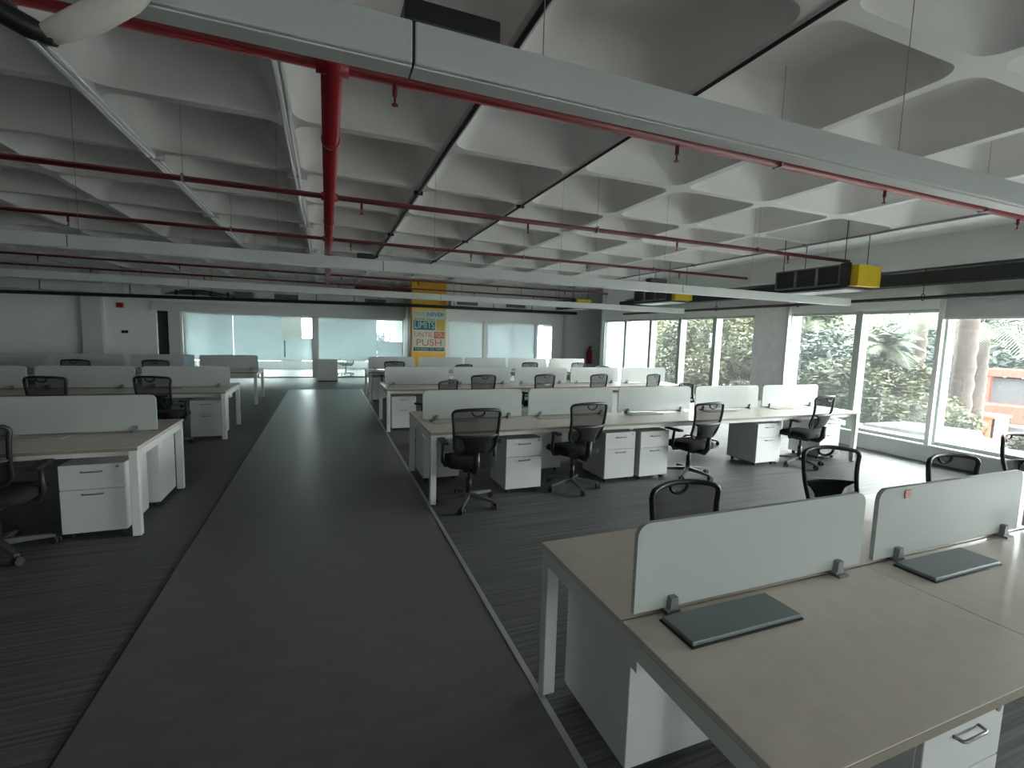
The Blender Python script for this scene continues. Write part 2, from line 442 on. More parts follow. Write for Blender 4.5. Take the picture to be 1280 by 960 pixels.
for k, ((y0, y1), de) in enumerate(zip(panes, wdesc)):
    t = thing('window_%d' % (k + 1), 'tall pale framed ' + de, 'window', (XR + .12, (y0 + y1) / 2, ZS)); t['kind'] = 'structure'
    h = (y1 - y0) / 2; H = ZH - ZS
    fr = MB(); fr.box(-.10, .08, -h, -h + .055, 0, H); fr.box(-.10, .08, h - .055, h, 0, H); fr.box(-.08, .08, -h, h, 0, .05); fr.box(-.08, .08, -h, h, H - .05, H)
    fr.build('frame', 'mullion', t)
    B(.0, .012, -h + .055, h - .055, .05, H - .05).build('pane', 'window_glass' if k else 'window_film', t)
for (y0, y1, zb, de) in ((3.02, 4.18, 2.14, 'roller blind drawn a little way down over the window with the red machine'), (1.82, 2.98, 2.14, 'roller blind drawn a little way down right of the red machine')):
    t = thing('roller_blind', de, 'blind', (XR - .02, (y0 + y1) / 2, ZH)); h = (y1 - y0) / 2
    MB().cyl((-.06, -h, .16), (-.06, h, .16), .035).build('roller', 'blind_grey', t)
    B(-.036, -.030, -h, h, zb - ZH, .16).build('fabric', 'blind_grey', t)
    B(-.045, -.022, -h, h, zb - ZH - .03, zb - ZH, .004).build('bottom_bar', 'white_metal', t)
for y, de in ((4.19, 'slim white blind guide post at the window with the red machine'), (6.66, 'slim white blind guide post beside the grey column')):
    tag(B(XR - .10, XR - .03, y - .03, y + .03, ZS, ZH + .22).build('blind_guide', 'white_metal'), de, 'post')
# dark channel and pipe along the facade
struct(B(8.12, 8.38, -3.0, 12.1, 2.62, 2.80).build('trim_7', 'black_pipe'), 'dark channel running along the window wall under the ceiling', 'trim')
struct(B(8.20, 8.40, -3.0, 12.1, 2.86, 2.92).build('trim_8', 'galvanised'), 'grey ledge line above the dark channel', 'trim')
fp = thing('facade_pipe', 'thin black pipe on hangers along the heads of the windows', 'pipe', (8.22, 5.0, 2.43))
MB().cyl((0, -8, 0), (0, 7.0, 0), .028).build('pipe', 'black_pipe', fp)
for y in (-1.6, .5, 2.4, 4.4, 6.4, 8.4):
    h = MB(); h.tube([(.04 * math.cos(a), y - 5, .01 + .05 * math.sin(a)) for a in [i * PI / 6 for i in range(12)]], .008, 6, closed=True); h.cyl((0, y - 5, .06), (0, y - 5, .42), .005, n=6)
    h.build('hanger', 'black_pipe', fp)


# ------------------------------------------------------------------ bench workstations
MW = 1.26
ZT = 0.74
top_me = B(0.0015, MW - .0015, 0.0015, .645, ZT - .025, ZT, .002).mesh('desk_top', 'desk_top')
edge_me = B(0.0015, MW - .0015, 0.0, .004, ZT - .028, ZT - .002).mesh('edge_band', 'desk_edge')
leg_me = B(-.03, .03, -.03, .03, .012, ZT - .03, .004).mesh('leg', 'white_metal')
foot_me = MB().cyl((0, 0, 0), (0, 0, .014), .022).mesh('foot', 'black_plastic')
scr = MB(); SWd = 1.17
pl = [(x, z) for x, z in rrect(SWd / 2, .16, .05, 6, 0, ZT + .018 + .16)]
# square lower corners
pl = [(x, z) for x, z in pl if z > ZT + .10] + [(-SWd / 2, ZT + .018), (SWd / 2, ZT + .018)]
scr.prism(pl, 1, -.009, .009); scr_me = scr.mesh('screen', 'screen_acrylic')
cl = MB(); cl.prism([(-.028, 0), (.028, 0), (.028, .012), (.018, .02), (.014, .062), (-.014, .062), (-.018, .02), (-.028, .012)], 1, -.032, -.0095)
cl.prism([(-.028, 0), (.028, 0), (.028, .012), (.018, .02), (.014, .062), (-.014, .062), (-.018, .02), (-.028, .012)], 1, .0095, .032)
cl.box(-.028, .028, -.05, .05, 0, .010)
clamp_me = cl.mesh('clamp', 'clamp_grey')
flap_me = B(-.24, .24, -.075, .075, 0, .016, .004).mesh('cable_flap', 'flap_grey')
flap2_me = B(-.24, .24, -.075, .075, 0, .006, .002).mesh('cable_flap', 'flap_light')
flapb2_me = B(-.245, .245, -.08, .08, 0, .003).mesh('flap_frame', 'desk_edge')
flapb_me = B(-.245, .245, -.08, .08, 0, .006).mesh('flap_frame', 'black_plastic')


def bench(label, x0, y0, n, flaps=True, mirror=False):
    """bench of n double modules; x0 = end next to the walkway; mirror: extends to -X"""
    t = thing('bench_desk', label, 'desk', (x0, y0, 0), 0, 'white bench workstations')
    D = 1.30; sx = -1 if mirror else 1
    L = n * MW
    for k in range(n):
        ox = k * MW if not mirror else -(k + 1) * MW
        for side in (0, 1):
            o = link('desk_top', top_me, t, (ox, 0, 0) if side == 0 else (ox + MW, D, 0), 0 if side == 0 else PI)
            link('edge_band', edge_me, o)
        cx = ox + MW / 2
        s = link('screen', scr_me, t, (cx, D / 2, 0))
        for px in (-.43, .43): link('clamp', clamp_me, s, (px, 0, ZT))
        if flaps:
            for side in (-1, 1):
                b = link('flap_frame', flapb_me if flaps == 2 else flapb2_me, t, (cx + side * .26, D / 2 + side * .125, ZT))
                link('cable_flap', flap_me if flaps == 2 else flap2_me, b, (0, 0, .004 if flaps == 2 else .002))
    # frame
    fr = MB(); a, b = (0.03, L - .03) if not mirror else (-(L - .03), -.03)
    fr.box(a, b, .10, .14, ZT - .085, ZT - .026); fr.box(a, b, D - .14, D - .10, ZT - .085, ZT - .026)
    fr.build('long_rail', 'white_metal', t)
    B(a, b, D / 2 - .06, D / 2 + .06, ZT - .16, ZT - .06).build('cable_tray', 'white_metal', t)
    xs = [k * MW for k in range(n + 1)]
    for i, x in enumerate(xs):
        end = i in (0, n)
        if not end and i % 2: continue
        xx = sx * (min(max(x, .035), L - .035))
        ys = (.04, D - .04) if end else (.30, D - .30)
        for y in ys:
            l = link('leg', leg_me, t, (xx, y, 0)); link('foot', foot_me, l)
        B(xx - .03, xx + .03, ys[0], ys[1], ZT - .09, ZT - .03).build('end_rail', 'white_metal', t)
    return t


ROWS = [0.63, 4.48, 8.10, 11.75]
bench('near wooden topped bench desk at the lower right with grey cable flaps', 0.93, ROWS[0], 5, 2)
bench('long bench desk in the first row beyond the near one, right of the walkway', 0.93, ROWS[1], 5)
bench('long bench desk in the second row beyond the near one, right of the walkway', 0.93, ROWS[2], 5)
bench('farthest long bench desk right of the walkway', 0.93, ROWS[3], 5)
bench('nearest bench desk left of the walkway', -1.40, 4.48, 5, mirror=True)
bench('second bench desk left of the walkway', -1.42, 8.12, 5, mirror=True)
bench('farthest bench desk left of the walkway', -1.44, 11.75, 5, mirror=True)
tag(B(2.405, 2.445, 1.266, 1.2695, 1.025, 1.063).build('sticker', 'sticker_red'), 'small faded red sticker on the corner of the near right screen', 'sticker')
tag(B(-2.95, -2.76, 12.385, 12.3905, .83, 1.05).build('paper_note', 'note_blue'), 'pale blue note stuck on a screen of the farthest left desk', 'note')

# ------------------------------------------------------------------ drawer pedestals
PW, PD = .42, .50
p_body = B(-PW / 2, PW / 2, -PD / 2 + .018, PD / 2, .05, .60, .003).mesh('body', 'white_laminate')
p_d1 = B(-PW / 2 + .002, PW / 2 - .002, -PD / 2, -PD / 2 + .018, .405, .60, .003).mesh('drawer', 'white_laminate')
p_d2 = B(-PW / 2 + .002, PW / 2 - .002, -PD / 2, -PD / 2 + .018, .052, .400, .003).mesh('drawer', 'white_laminate')
hd = MB(); hd.tube([(-.065, 0, 0), (-.062, -.022, 0), (-.05, -.026, 0), (.05, -.026, 0), (.062, -.022, 0), (.065, 0, 0)], .0055, 6)
p_h = hd.mesh('handle', 'steel')
p_lock = MB().cyl((0, 0, 0), (0, -.006, 0), .011).mesh('lock', 'steel')
cs = MB(); cs.cyl((-.012, 0, .022), (.012, 0, .022), .022, n=12); cs.cyl((0, 0, .02), (0, 0, .052), .008, n=8)
p_caster = cs.mesh('caster', 'caster_rubber')


def pedestal(x, y, label, rot=0.0):
    """front face at y (facing -Y when rot = 0)"""
    t = thing('drawer_pedestal', label, 'drawer unit', (x, y, 0), rot, 'white drawer pedestals under the desks')
    link('body', p_body, t)
    d1 = link('drawer', p_d1, t); d2 = link('drawer', p_d2, t)
    link('handle', p_h, d1, (0, -PD / 2, .545)); link('lock', p_lock, d1, (.165, -PD / 2, .575)); link('handle', p_h, d2, (0, -PD / 2, .365))
    for sx in (-1, 1):
        for sy in (-1, 1): link('caster', p_caster, t, (sx * .16, sy * .19, 0))


F1, R1 = 4.86, 5.50
pedestal(1.98, F1, 'drawer pedestal right of the chair nearest the walkway, first row')
pedestal(3.23, F1 + .03, 'left one of the two adjoining drawer pedestals, first row')
pedestal(3.70, F1, 'right one of the two adjoining drawer pedestals, first row')
pedestal(5.68, F1 + .08, 'drawer pedestal left of the chair nearest the windows, first row')
pedestal(6.96, F1 + .1, 'drawer pedestal at the window end of the first row')
pedestal(1.22, R1, 'drawer pedestal at the walkway end of the first row, far side', PI)
pedestal(2.55, R1, 'drawer pedestal behind the second chair of the first row, far side', PI)
pedestal(3.35, R1, 'drawer pedestal behind the two adjoining pedestals, first row far side', PI)
pedestal(6.35, R1, 'drawer pedestal behind the chair nearest the windows, first row far side', PI)
pedestal(1.24, 8.48, 'drawer pedestal at the walkway end of the second row')
pedestal(5.40, 8.48, 'drawer pedestal seen through the screen gap in the second row')
pedestal(1.24, 12.10, 'drawer pedestal at the walkway end of the farthest right row')
pedestal(1.26, 1.62, 'drawer pedestal at the near corner under the closest desk, seen from behind', PI)
pedestal(1.80, .97, 'drawer pedestal at the lower right under the closest desk, handles showing')
pedestal(-1.73, 4.82, 'drawer pedestal in front under the nearest left desk')
pedestal(-1.68, 5.46, 'drawer pedestal at the back under the nearest left desk', PI)
pedestal(-1.70, 8.48, 'drawer pedestal under the second left desk')

# ------------------------------------------------------------------ office chairs
def back_y(x, z):
    return -.215 - (z - .55) * .26 + .055 * (x / .22) ** 2 - .035 * math.sin(max(0, min(1, (z - .55) / .45)) * PI)


def back_hw(z):   # half width of the back at height z
    t = (z - .56) / .44
    return .185 + .045 * min(1, max(0, t)) ** .7


def make_chair_parts():
    P = {}
    leg = MB(); leg.rings([[(-.024, .02, .075), (.024, .02, .075), (.024, .02, .12), (-.024, .02, .12)],
                           [(-.020, .16, .070), (.020, .16, .070), (.020, .16, .105), (-.020, .16, .105)],
                           [(-.014, .30, .058), (.014, .30, .058), (.014, .30, .080), (-.014, .30, .080)]], False)
    P['base_leg'] = leg.mesh('base_leg', 'base_grey')
    c = MB()
    for s in (-1, 1): c.cyl((s * .008, 0, .028), (s * .026, 0, .028), .028, n=14)
    c.cyl((0, 0, .03), (0, 0, .07), .009, n=8); c.box(-.02, .02, -.02, .02, .045, .060, .004)
    P['caster'] = c.mesh('caster', 'caster_rubber')
    g = MB(); g.cyl((0, 0, .07), (0, 0, .14), .036, .030, 14); g.cyl((0, 0, .14), (0, 0, .27), .026, n=14); g.cyl((0, 0, .26), (0, 0, .40), .014, n=12)
    P['gas_column'] = g.mesh('gas_column', 'black_plastic')
    m = MB(); m.box(-.09, .09, -.15, .12, .365, .415, .012); m.cyl((.09, .03, .385), (.23, .03, .375), .006, n=8); m.box(.2, .25, .02, .04, .37, .382, .003)
    m.tube([(0, -.12, .39), (0, -.24, .395), (0, -.285, .45), (0, -.30, .60)], [.03, .032, .034, .028], 10)
    P['mechanism'] = m.mesh('mechanism', 'black_plastic')
    s = MB(); rs = []
    for (k, z, dz) in ((.80, .415, 0), (.97, .425, 0), (1.0, .45, 0), (.99, .475, 0), (.93, .495, 0), (.70, .502, 0), (.3, .500, 0)):
        rs.append([(x, y + .01, z - .035 * max(0, (y / .24)) ** 3 * (1 if z > .43 else .3)) for x, y in rrect(.245 * k, .24 * k, .10 * k, 6)])
    s.rings(rs, True); P['seat'] = s.mesh('seat', 'black_fabric')
    for side, nm in ((-1, 'L'), (1, 'R')):
        a = MB(); X = .265 * side
        a.tube([(side * .17, .02, .40), (side * .24, .02, .405), (X, .02, .45), (X, 0.0, .64)], [.018, .019, .020, .016], 8)
        a.box(X - .036, X + .036, -.12, .14, .640, .668, .011)
        P['armrest' + nm] = a.mesh('armrest', 'black_plastic')
    # back frame: closed loop
    loop = []
    def q(x, z): return (x, back_y(x, z), z)
    zt, zb = 1.0, .565
    n = 9
    for i in range(n): x = -.15 + .30 * i / (n - 1); loop.append(q(x, zt + .012 * (1 - (x / .18) ** 2)))
    for i in range(1, 4):
        a = PI / 2 * (1 - i / 3); loop.append(q(.19 + .045 * math.cos(a) - .005, zt - .042 + .042 * math.sin(a)))
    for i in range(1, 7): z = zt - .05 - (zt - .05 - zb - .06) * i / 6; loop.append(q(back_hw(z), z))
    loop.append(q(.165, zb + .015)); loop.append(q(.12, zb))
    loop += [q(x, zb) for x in (.05, -.05)] + [q(-.12, zb), q(-.165, zb + .015)]
    for i in range(6, 0, -1): z = zt - .05 - (zt - .05 - zb - .06) * i / 6; loop.append(q(-back_hw(z), z))
    for i in range(3, 0, -1):
        a = PI / 2 * (1 - i / 3); loop.append(q(-(.19 + .045 * math.cos(a) - .005), zt - .042 + .042 * math.sin(a)))
    f = MB(); f.tube(loop, .0155, 8, closed=True); P['back_frame'] = f.mesh('back_frame', 'black_plastic')
    # mesh panel
    g = MB(); nz_, nx_ = 14, 10; vs = []; fs = []
    for i in range(nz_ + 1):
        z = zb + (zt - zb) * i / nz_; hw = back_hw(z) * (.86 if i in (0, nz_) else .985)
        for j in range(nx_ + 1):
            x = -hw + 2 * hw * j / nx_; vs.append((x, back_y(x, z), z))
    for i in range(nz_):
        for j in range(nx_):
            a = i * (nx_ + 1) + j; fs.append((a, a + 1, a + nx_ + 2, a + nx_ + 1))
    g.add(vs, fs, True); P['mesh_panel'] = g.mesh('mesh_panel', 'chair_mesh')
    # lumbar shield: dark plate on the lower half with a narrow waist
    l = MB(); rows = []
    for z, hw in ((.57, .125), (.62, .11), (.67, .11), (.715, .14), (.745, .195), (.765, .215)):
        rows.append((z, hw))
    vs = []; fs = []; K = 8
    for off in (-.016, -.004):
        for z, hw in rows:
            for j in range(K + 1):
                x = -hw + 2 * hw * j / K; vs.append((x, back_y(x, z) + off - .004, z))
    nrow = len(rows)
    for sface in (0, 1):
        o = sface * nrow * (K + 1)
        for i in range(nrow - 1):
            for j in range(K):
                a = o + i * (K + 1) + j; fs.append((a, a + 1, a + K + 2, a + K + 1))
    o = nrow * (K + 1)
    for i in range(nrow - 1):
        for j in (0, K):
            a = i * (K + 1) + j; fs.append((a, a + K + 1, a + K + 1 + o, a + o))
    for i in (0, nrow - 1):
        for j in range(K):
            a = i * (K + 1) + j; fs.append((a, a + 1, a + 1 + o, a + o))
    l.add(vs, fs, True); P['lumbar_support'] = l.mesh('lumbar_support', 'black_plastic')
    # grip loop under the top rail
    h = MB(); pts = []
    for i in range(9):
        a = PI + PI * i / 8; x = .062 * math.cos(a); z = zt - .006 + .046 * math.sin(a); pts.append((x, back_y(x, z) - .004, z))
    h.tube(pts, .0095, 8); P['grip'] = h.mesh('grip', 'black_plastic')
    return P


CP = make_chair_parts()


def chair(x, y, deg, label, group='black mesh office chairs', dz=0.0, base=0):
    t = thing('office_chair', label, 'chair', (x, y, 0), math.radians(deg), group)
    for k in range(5):
        a = math.radians(base + 72 * k)
        l = link('base_leg', CP['base_leg'], t, None, a)
        link('caster', CP['caster'], l, (0, .30, 0), 0.6 * k)
    link('gas_column', CP['gas_column'], t)
    for k in ('mechanism', 'seat', 'armrestL', 'armrestR'):
        link(k.rstrip('LR'), CP[k], t, (0, 0, dz))
    b = link('back_frame', CP['back_frame'], t, (0, 0, dz))
    for k in ('mesh_panel', 'lumbar_support', 'grip'): link(k, CP[k], b)
    return t


chair(1.32, 4.46, -3, 'office chair nearest the walkway in the first right row, seen from behind', base=10)
chair(2.58, 4.62, 6, 'second office chair of the first right row', base=25)
chair(4.24, 4.62, 4, 'third office chair of the first right row, beside the two adjoining pedestals', dz=-.04, base=50)
chair(6.22, 4.62, 8, 'office chair turned a little near the window end of the first right row', base=18)
chair(5.80, 6.12, 200, 'office chair on the far side of the first right row, seat showing under the desk', dz=-.03, base=20)
chair(1.83, 1.72, 180, 'near office chair tucked under the closest desk, showing above the left screen', dz=-.10, base=5)
chair(3.46, 2.10, 165, 'near office chair showing between the two closest screens', dz=-.09, base=5)
chair(4.22, 1.70, 170, 'near office chair peeping over the right closest screen', dz=-.10, base=5)
chair(5.92, 2.02, 180, 'near office chair cut off by the right edge of the picture', dz=-.09, base=5)
chair(1.52, 7.10, 40, 'office chair in the gap before the walkway end of the second right row', base=5)
chair(2.48, 8.00, 8, 'second office chair along the second right row', base=5)
chair(3.66, 8.08, 14, 'third office chair along the second right row', base=5)
chair(4.80, 8.08, 16, 'fourth office chair along the second right row', base=5)
chair(6.06, 8.08, 20, 'office chair nearest the windows in the second right row', base=5)
chair(6.35, 9.72, 190, 'office chair behind the second right row near the windows', base=5)
chair(1.50, 11.72, 0, 'office chair nearest the walkway in the farthest right row', base=5)
chair(2.84, 10.75, 20, 'office chair standing between the second and farthest right rows', base=5)
chair(4.98, 11.72, 5, 'office chair before the middle of the farthest right row', base=5)
chair(6.40, 11.76, 15, 'office chair nearest the windows in the farthest right row', base=5)
chair(-2.24, 4.42, 2, 'office chair cut off by the left picture edge at the nearest left desk', base=5)
chair(-3.30, 8.02, -10, 'left one of two office chairs at the second left desk', base=5)
chair(-2.14, 7.98, -14, 'right one of two office chairs at the second left desk', base=5)
chair(-3.14, 11.62, -8, 'office chair nearest the walkway at the farthest left desk', base=5)
chair(-4.40, 11.62, -8, 'second office chair at the farthest left desk', base=5)
chair(-5.9, 11.62, -8, 'third office chair at the farthest left desk, at the picture edge', base=5)
chair(0.68, 19.3, 70, 'office chair seen through the clear glass of the far room', base=5)

# ------------------------------------------------------------------ far cabinet, extinguisher, wall items
cb = thing('storage_cabinet', 'low white cabinet standing before the far glass at the end of the walkway', 'cabinet', (0.02, 17.1, 0))
B(-.32, .32, -.22, .22, 0.03, .73, .004).build('body', 'white_laminate', cb)
B(-.315, -.003, -.24, -.222, .04, .72, .003).build('door', 'white_laminate', cb); B(.003, .315, -.24, -.222, .04, .72, .003).build('door', 'white_laminate', cb)
B(-.30, .30, -.20, .20, 0, .03).build('plinth', 'black_plastic', cb)
ex = thing('fire_extinguisher', 'red fire extinguisher hanging in the far grey niche', 'extinguisher', (9.28, YP + .06, .72))
MB().rings([[(r * math.cos(a), r * math.sin(a), z) for a in [i * PI / 8 for i in range(16)]] for r, z in ((.085, 0), (.095, .03), (.095, .48), (.07, .55), (.03, .59))]).build('cylinder', 'extinguisher_red', ex)
MB().box(-.03, .03, -.03, .03, .58, .64, .005).box(-.02, .02, -.14, .02, .64, .67, .004).build('valve', 'black_plastic', ex)
MB().tube([(0, -.04, .60), (-.10, -.08, .55), (-.13, -.06, .35), (-.12, -.04, .15)], .014, 8).build('hose', 'black_plastic', ex)
B(-.05, .05, .09, .14, .3, .4).build('bracket', 'steel', ex)
al = thing('fire_alarm_box', 'small red alarm box high on the far left wall', 'alarm', (-5.96, YB - .05, 2.30))
B(-.09, .09, -.02, .05, -.08, .08, .01).build('case', 'extinguisher_red', al); B(-.05, .05, -.026, -.018, -.04, .04).build('plate', 'dark_red', al)
sw = thing('switch_plate', 'small dark double switch on the far left wall', 'switch', (-5.88, YB - .02, 1.48))
for s in (-1, 1): B(s * .045 - .035, s * .045 + .035, -.012, .02, -.045, .045, .005).build('switch', 'black_plastic', sw)

# poster on the yellow column
ps = thing('wall_poster', 'pale poster with teal and red lettering about limits on the yellow column', 'poster', (3.14, 15.54, 1.79)); ps.scale = (1.08, 1, 1.04)
B(-.50, .50, -.006, .008, -.68, .64).build('sheet', 'poster_paper', ps)
B(-.47, .18, -.010, -.005, .02, .30).build('ink_block', 'ink_teal', ps)
B(.22, .47, -.010, -.005, .0, .36).build('ink_block', 'ink_ochre', ps)
B(.15, .47, -.010, -.005, -.24, -.03).build('ink_block', 'ink_red', ps)
B(-.10, .47, -.010, -.005, .42, .58).build('ink_block', 'ink_light', ps)
B(-.47, .47, -.010, -.005, -.64, -.53).build('ink_block', 'ink_dark', ps)


def text(s, x, z, size, m, parent, w=None, y=-.014):
    cu = bpy.data.curves.new('lettering', 'FONT'); cu.body = s; cu.size = size; cu.align_x = 'CENTER'; cu.align_y = 'CENTER'; cu.extrude = .001
    o = bpy.data.objects.new('lettering_curve', cu); C.objects.link(o)
    bpy.context.view_layer.update()
    dg = bpy.context.evaluated_depsgraph_get(); me = bpy.data.meshes.new_from_object(o.evaluated_get(dg))
    bpy.data.objects.remove(o)
    xs = [v.co.x for v in me.vertices]; k = 1.0 if w is None else w / (max(xs) - min(xs))
    me.transform(Matrix.Diagonal((k, 1, 1, 1)))
    me.materials.clear(); me.materials.append(MATS[m])
    o2 = link('lettering', me, parent, (x, y, z)); o2.rotation_euler = (PI / 2, 0, 0)
    return o2


text('YOU', -.30, .50, .14, 'ink_ochre', ps, .26); text('NEVER', .185, .50, .15, 'ink_dark', ps, .50)
text('know your', -.14, .355, .11, 'ink_dark', ps, .62)
text('LIMITS', -.145, .16, .32, 'poster_paper', ps, .60); pass
text('UNTIL', -.17, -.135, .20, 'ink_red', ps, .56); text('YOU', .31, -.135, .19, 'poster_paper', ps, .26)
text('PUSH', 0, -.39, .30, 'ink_red', ps, .76)
text('YOURSELF TO THEM', 0, -.585, .085, 'poster_paper', ps, .86)

# ------------------------------------------------------------------ sprinkler pipework
ZP = 2.99
sp = thing('sprinkler_pipework', 'red sprinkler main with cross branches hung below the waffle ceiling', 'pipework', (0.04, 8.0, ZP))
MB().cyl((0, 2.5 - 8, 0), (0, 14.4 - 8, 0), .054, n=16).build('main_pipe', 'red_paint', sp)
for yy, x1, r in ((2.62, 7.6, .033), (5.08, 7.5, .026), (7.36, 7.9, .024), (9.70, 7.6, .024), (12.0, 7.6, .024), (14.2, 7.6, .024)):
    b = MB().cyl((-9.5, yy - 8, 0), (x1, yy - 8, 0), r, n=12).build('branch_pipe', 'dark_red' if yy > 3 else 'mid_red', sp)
    MB().cyl((-.075, yy - 8, 0), (.075, yy - 8, 0), r + .014, n=12).build('tee_fitting', 'red_paint', sp)
    for hx in (-7.5, -5.2, -2.9, .30, 2.1, 4.2, 6.2):
        h = MB(); h.cyl((hx, yy - 8, -.02), (hx, yy - 8, -.085), .013, n=8); h.cyl((hx, yy - 8, -.085), (hx, yy - 8, -.125), .006, n=6); h.cyl((hx, yy - 8, -.125), (hx, yy - 8, -.13), .017, n=10)
        h.build('sprinkler_head', 'mid_red', b)
    for hx in (-6.5, -1.2, 3.0, 5.6):
        h = MB(); h.cyl((hx, yy - 8, r), (hx, yy - 8, ZC + .30 - ZP), .002, n=5); h.box(hx - .010, hx + .010, yy - 8 - r - .005, yy - 8 + r + .005, -r - .003, r + .012)
        h.build('pipe_hanger', 'steel', b)
for yy in (3.6, 6.2, 8.6, 11.0):
    MB().cyl((0, yy - 8 - .03, 0), (0, yy - 8 + .03, 0), .060, n=16).build('coupling', 'red_paint', sp)

# ------------------------------------------------------------------ suspended trunking over each desk row
def trunking(label, yc, x0, x1, joints, boxes, zb=2.325, hw=.05, ht=.108):
    t = thing('suspended_trunking', label, 'trunking', (0, yc, zb), 0, 'white suspended trunking over the desk rows')
    xs = [x0] + joints + [x1]
    for a, b in zip(xs[:-1], xs[1:]):
        s = B(a + .003, b - .003, -hw, hw, 0, ht, .004).build('segment', 'trunk_white', t)
        B(a + .003, b - .003, -hw * .72, hw * .72, -.004, .002).build('cover_strip', 'white_metal', s)
    for a in joints:
        B(a - .006, a + .006, -hw + .003, hw - .003, .004, ht - .004).build('joint', 'black_pipe', t)
    for hx in [x0 + .5 + 1.513 * i for i in range(int((x1 - x0 - .6) / 1.513) + 1)]:
        MB().cyl((hx, 0, ht - .008), (hx, 0, ZC + .30 - zb), .0016, n=5).build('hanger_wire', 'steel', t)
    for bx, w_ in boxes:
        B(bx - w_ / 2, bx + w_ / 2, -.03, .07, ht + .002, ht + .057, .006).build('junction_box', 'black_plastic', t)
    return t


trunking('closest white suspended trunking crossing the top of the picture', 1.243, -6.0, 7.7, [-3.2, .20, 3.25], [(.30, .24)], zb=2.337, hw=.038, ht=.096)
trunking('white suspended trunking over the first right desk row', 5.15, -10.0, 7.72, [-6.0, -2.0, .55, 4.4], [(4.02, .27), (.38, .16)])
trunking('white suspended trunking over the second right desk row', 8.88, -10.0, 7.7, [-6, -2, 2, 6], [])
hs = MB(); hs.tube([(-.26, 1.16, 2.42), (-.30, 1.16, 2.365), (-.345, 1.17, 2.315), (-.40, 1.18, 2.275), (-.455, 1.20, 2.25), (-.50, 1.22, 2.235)], [.022, .024, .026, .026, .022, .016], 10)
tag(hs.build('flexible_hose', 'hose_white'), 'white flexible hose curving at the upper left corner', 'hose')
bl = MB(); bl.tube([(-.60, 1.2, 2.30), (-.56, 1.2, 2.265), (-.51, 1.21, 2.245), (-.47, 1.21, 2.232)], [.016, .02, .02, .014], 8)
tag(bl.build('cable_plug', 'black_plastic'), 'black cable end at the tip of the white hose', 'cable')

# ceiling conduits along the ribs
def conduit(label, pts, r, m, n=1, gap=.045):
    t = thing('ceiling_conduit', label, 'conduit', pts[0])
    o = Vector(pts[0])
    for k in range(n):
        off = Vector(((k - (n - 1) / 2) * gap, 0, 0))
        MB().tube([Vector(p) - o + off for p in pts], r, 8).build('tube', m, t)
    L_ = abs(pts[-1][1] - pts[0][1])
    for i in range(int(L_ / 2.58)):
        B(-.05 * n, .05 * n, 1.0 + 2.58 * i, 1.03 + 2.58 * i, -r * 1.25, r * 1.25).build('saddle', m, t)


conduit('pair of white conduits along the rib left of the red main', [(-.27, -3, ZC - .02), (-.27, 15, ZC - .02)], .017, 'white_metal', 2)
conduit('dark conduit along the rib right of the red main', [(1.02, -3, ZC - .02), (1.02, 14, ZC - .02)], .018, 'black_pipe', 1)
conduit('dark slim conduit along the second rib right of the red main', [(2.31, -3, ZC - .016), (2.31, 14, ZC - .016)], .013, 'black_pipe', 1)
conduit('pair of white conduits along the second rib left of the red main', [(-1.56, -3, ZC - .02), (-1.56, 14, ZC - .02)], .015, 'white_metal', 2)
conduit('grey conduit along the edge of the flat ceiling strip', [(7.44, -3, ZC - .02), (7.44, 14, ZC - .02)], .018, 'steel', 1)

# fan coil units
def fcu(label, y0, y1, x0=7.02, x1=7.62, z0=2.54, z1=2.88):
    t = thing('fan_coil_unit', label, 'air conditioner', ((x0 + x1) / 2, (y0 + y1) / 2, z0), 0, 'ceiling fan coil units by the windows')
    hx, hy, hz = (x1 - x0) / 2, (y1 - y0) / 2, z1 - z0
    B(-hx + .05, hx, -hy + .12, hy, .04, hz).build('casing', 'galvanised', t)
    B(-hx + .02, hx - .02, -hy + .02, hy + .04, -.01, .035, .004).build('drain_tray', 'black_plastic', t)
    B(-hx + .12, hx - .05, -hy + .10, hy - .1, -.022, -.010).build('tray_lining', 'white_metal', t)
    n = 3
    for k in range(n):
        a = -hy + .12 + (2 * hy - .12) * k / n; b = -hy + .12 + (2 * hy - .12) * (k + 1) / n
        f = MB(); f.box(-hx, -hx + .05, a, a + .02, .04, hz); f.box(-hx, -hx + .05, b - .02, b, .04, hz); f.box(-hx, -hx + .05, a, b, .04, .06); f.box(-hx, -hx + .05, a, b, hz - .02, hz)
        fo = f.build('grille_frame', 'grille_frame', t)
        B(-hx + .03, -hx + .049, a + .02, b - .02, .06, hz - .02).build('grille_back', 'grille_dark', fo)
        for q in range(8):
            z = .075 + (hz - .11) * q / 7
            B(-hx + .008, -hx + .03, a + .02, b - .02, z - .003, z + .003).build('grille_slat', 'grille_dark', fo)
    B(-hx + .07, hx - .03, -hy - .10, -hy + .115, .02, hz - .02, .008).build('control_box', 'yellow_box', t)
    B(-hx + .0, -hx + .06, -hy + .0, -hy + .12, .03, hz + .01).build('corner_post', 'black_plastic', t)
    for sx in (-1, 1):
        for sy in (-1, 1):
            MB().cyl((sx * (hx - .05), sy * (hy - .1), hz), (sx * (hx - .05), sy * (hy - .1), ZC - z0 + .15), .006, n=6).build('hanger_rod', 'black_pipe', t)
    return t


fcu('large fan coil unit with yellow box nearest the camera under the right ceiling', 4.72, 5.92)
fcu('middle fan coil unit with yellow box beyond the second trunking', 8.50, 9.80, x0=6.98, x1=7.55, z0=2.56)
fcu('farthest fan coil unit under the ceiling near the far partition', 12.9, 14.1, z0=2.60)

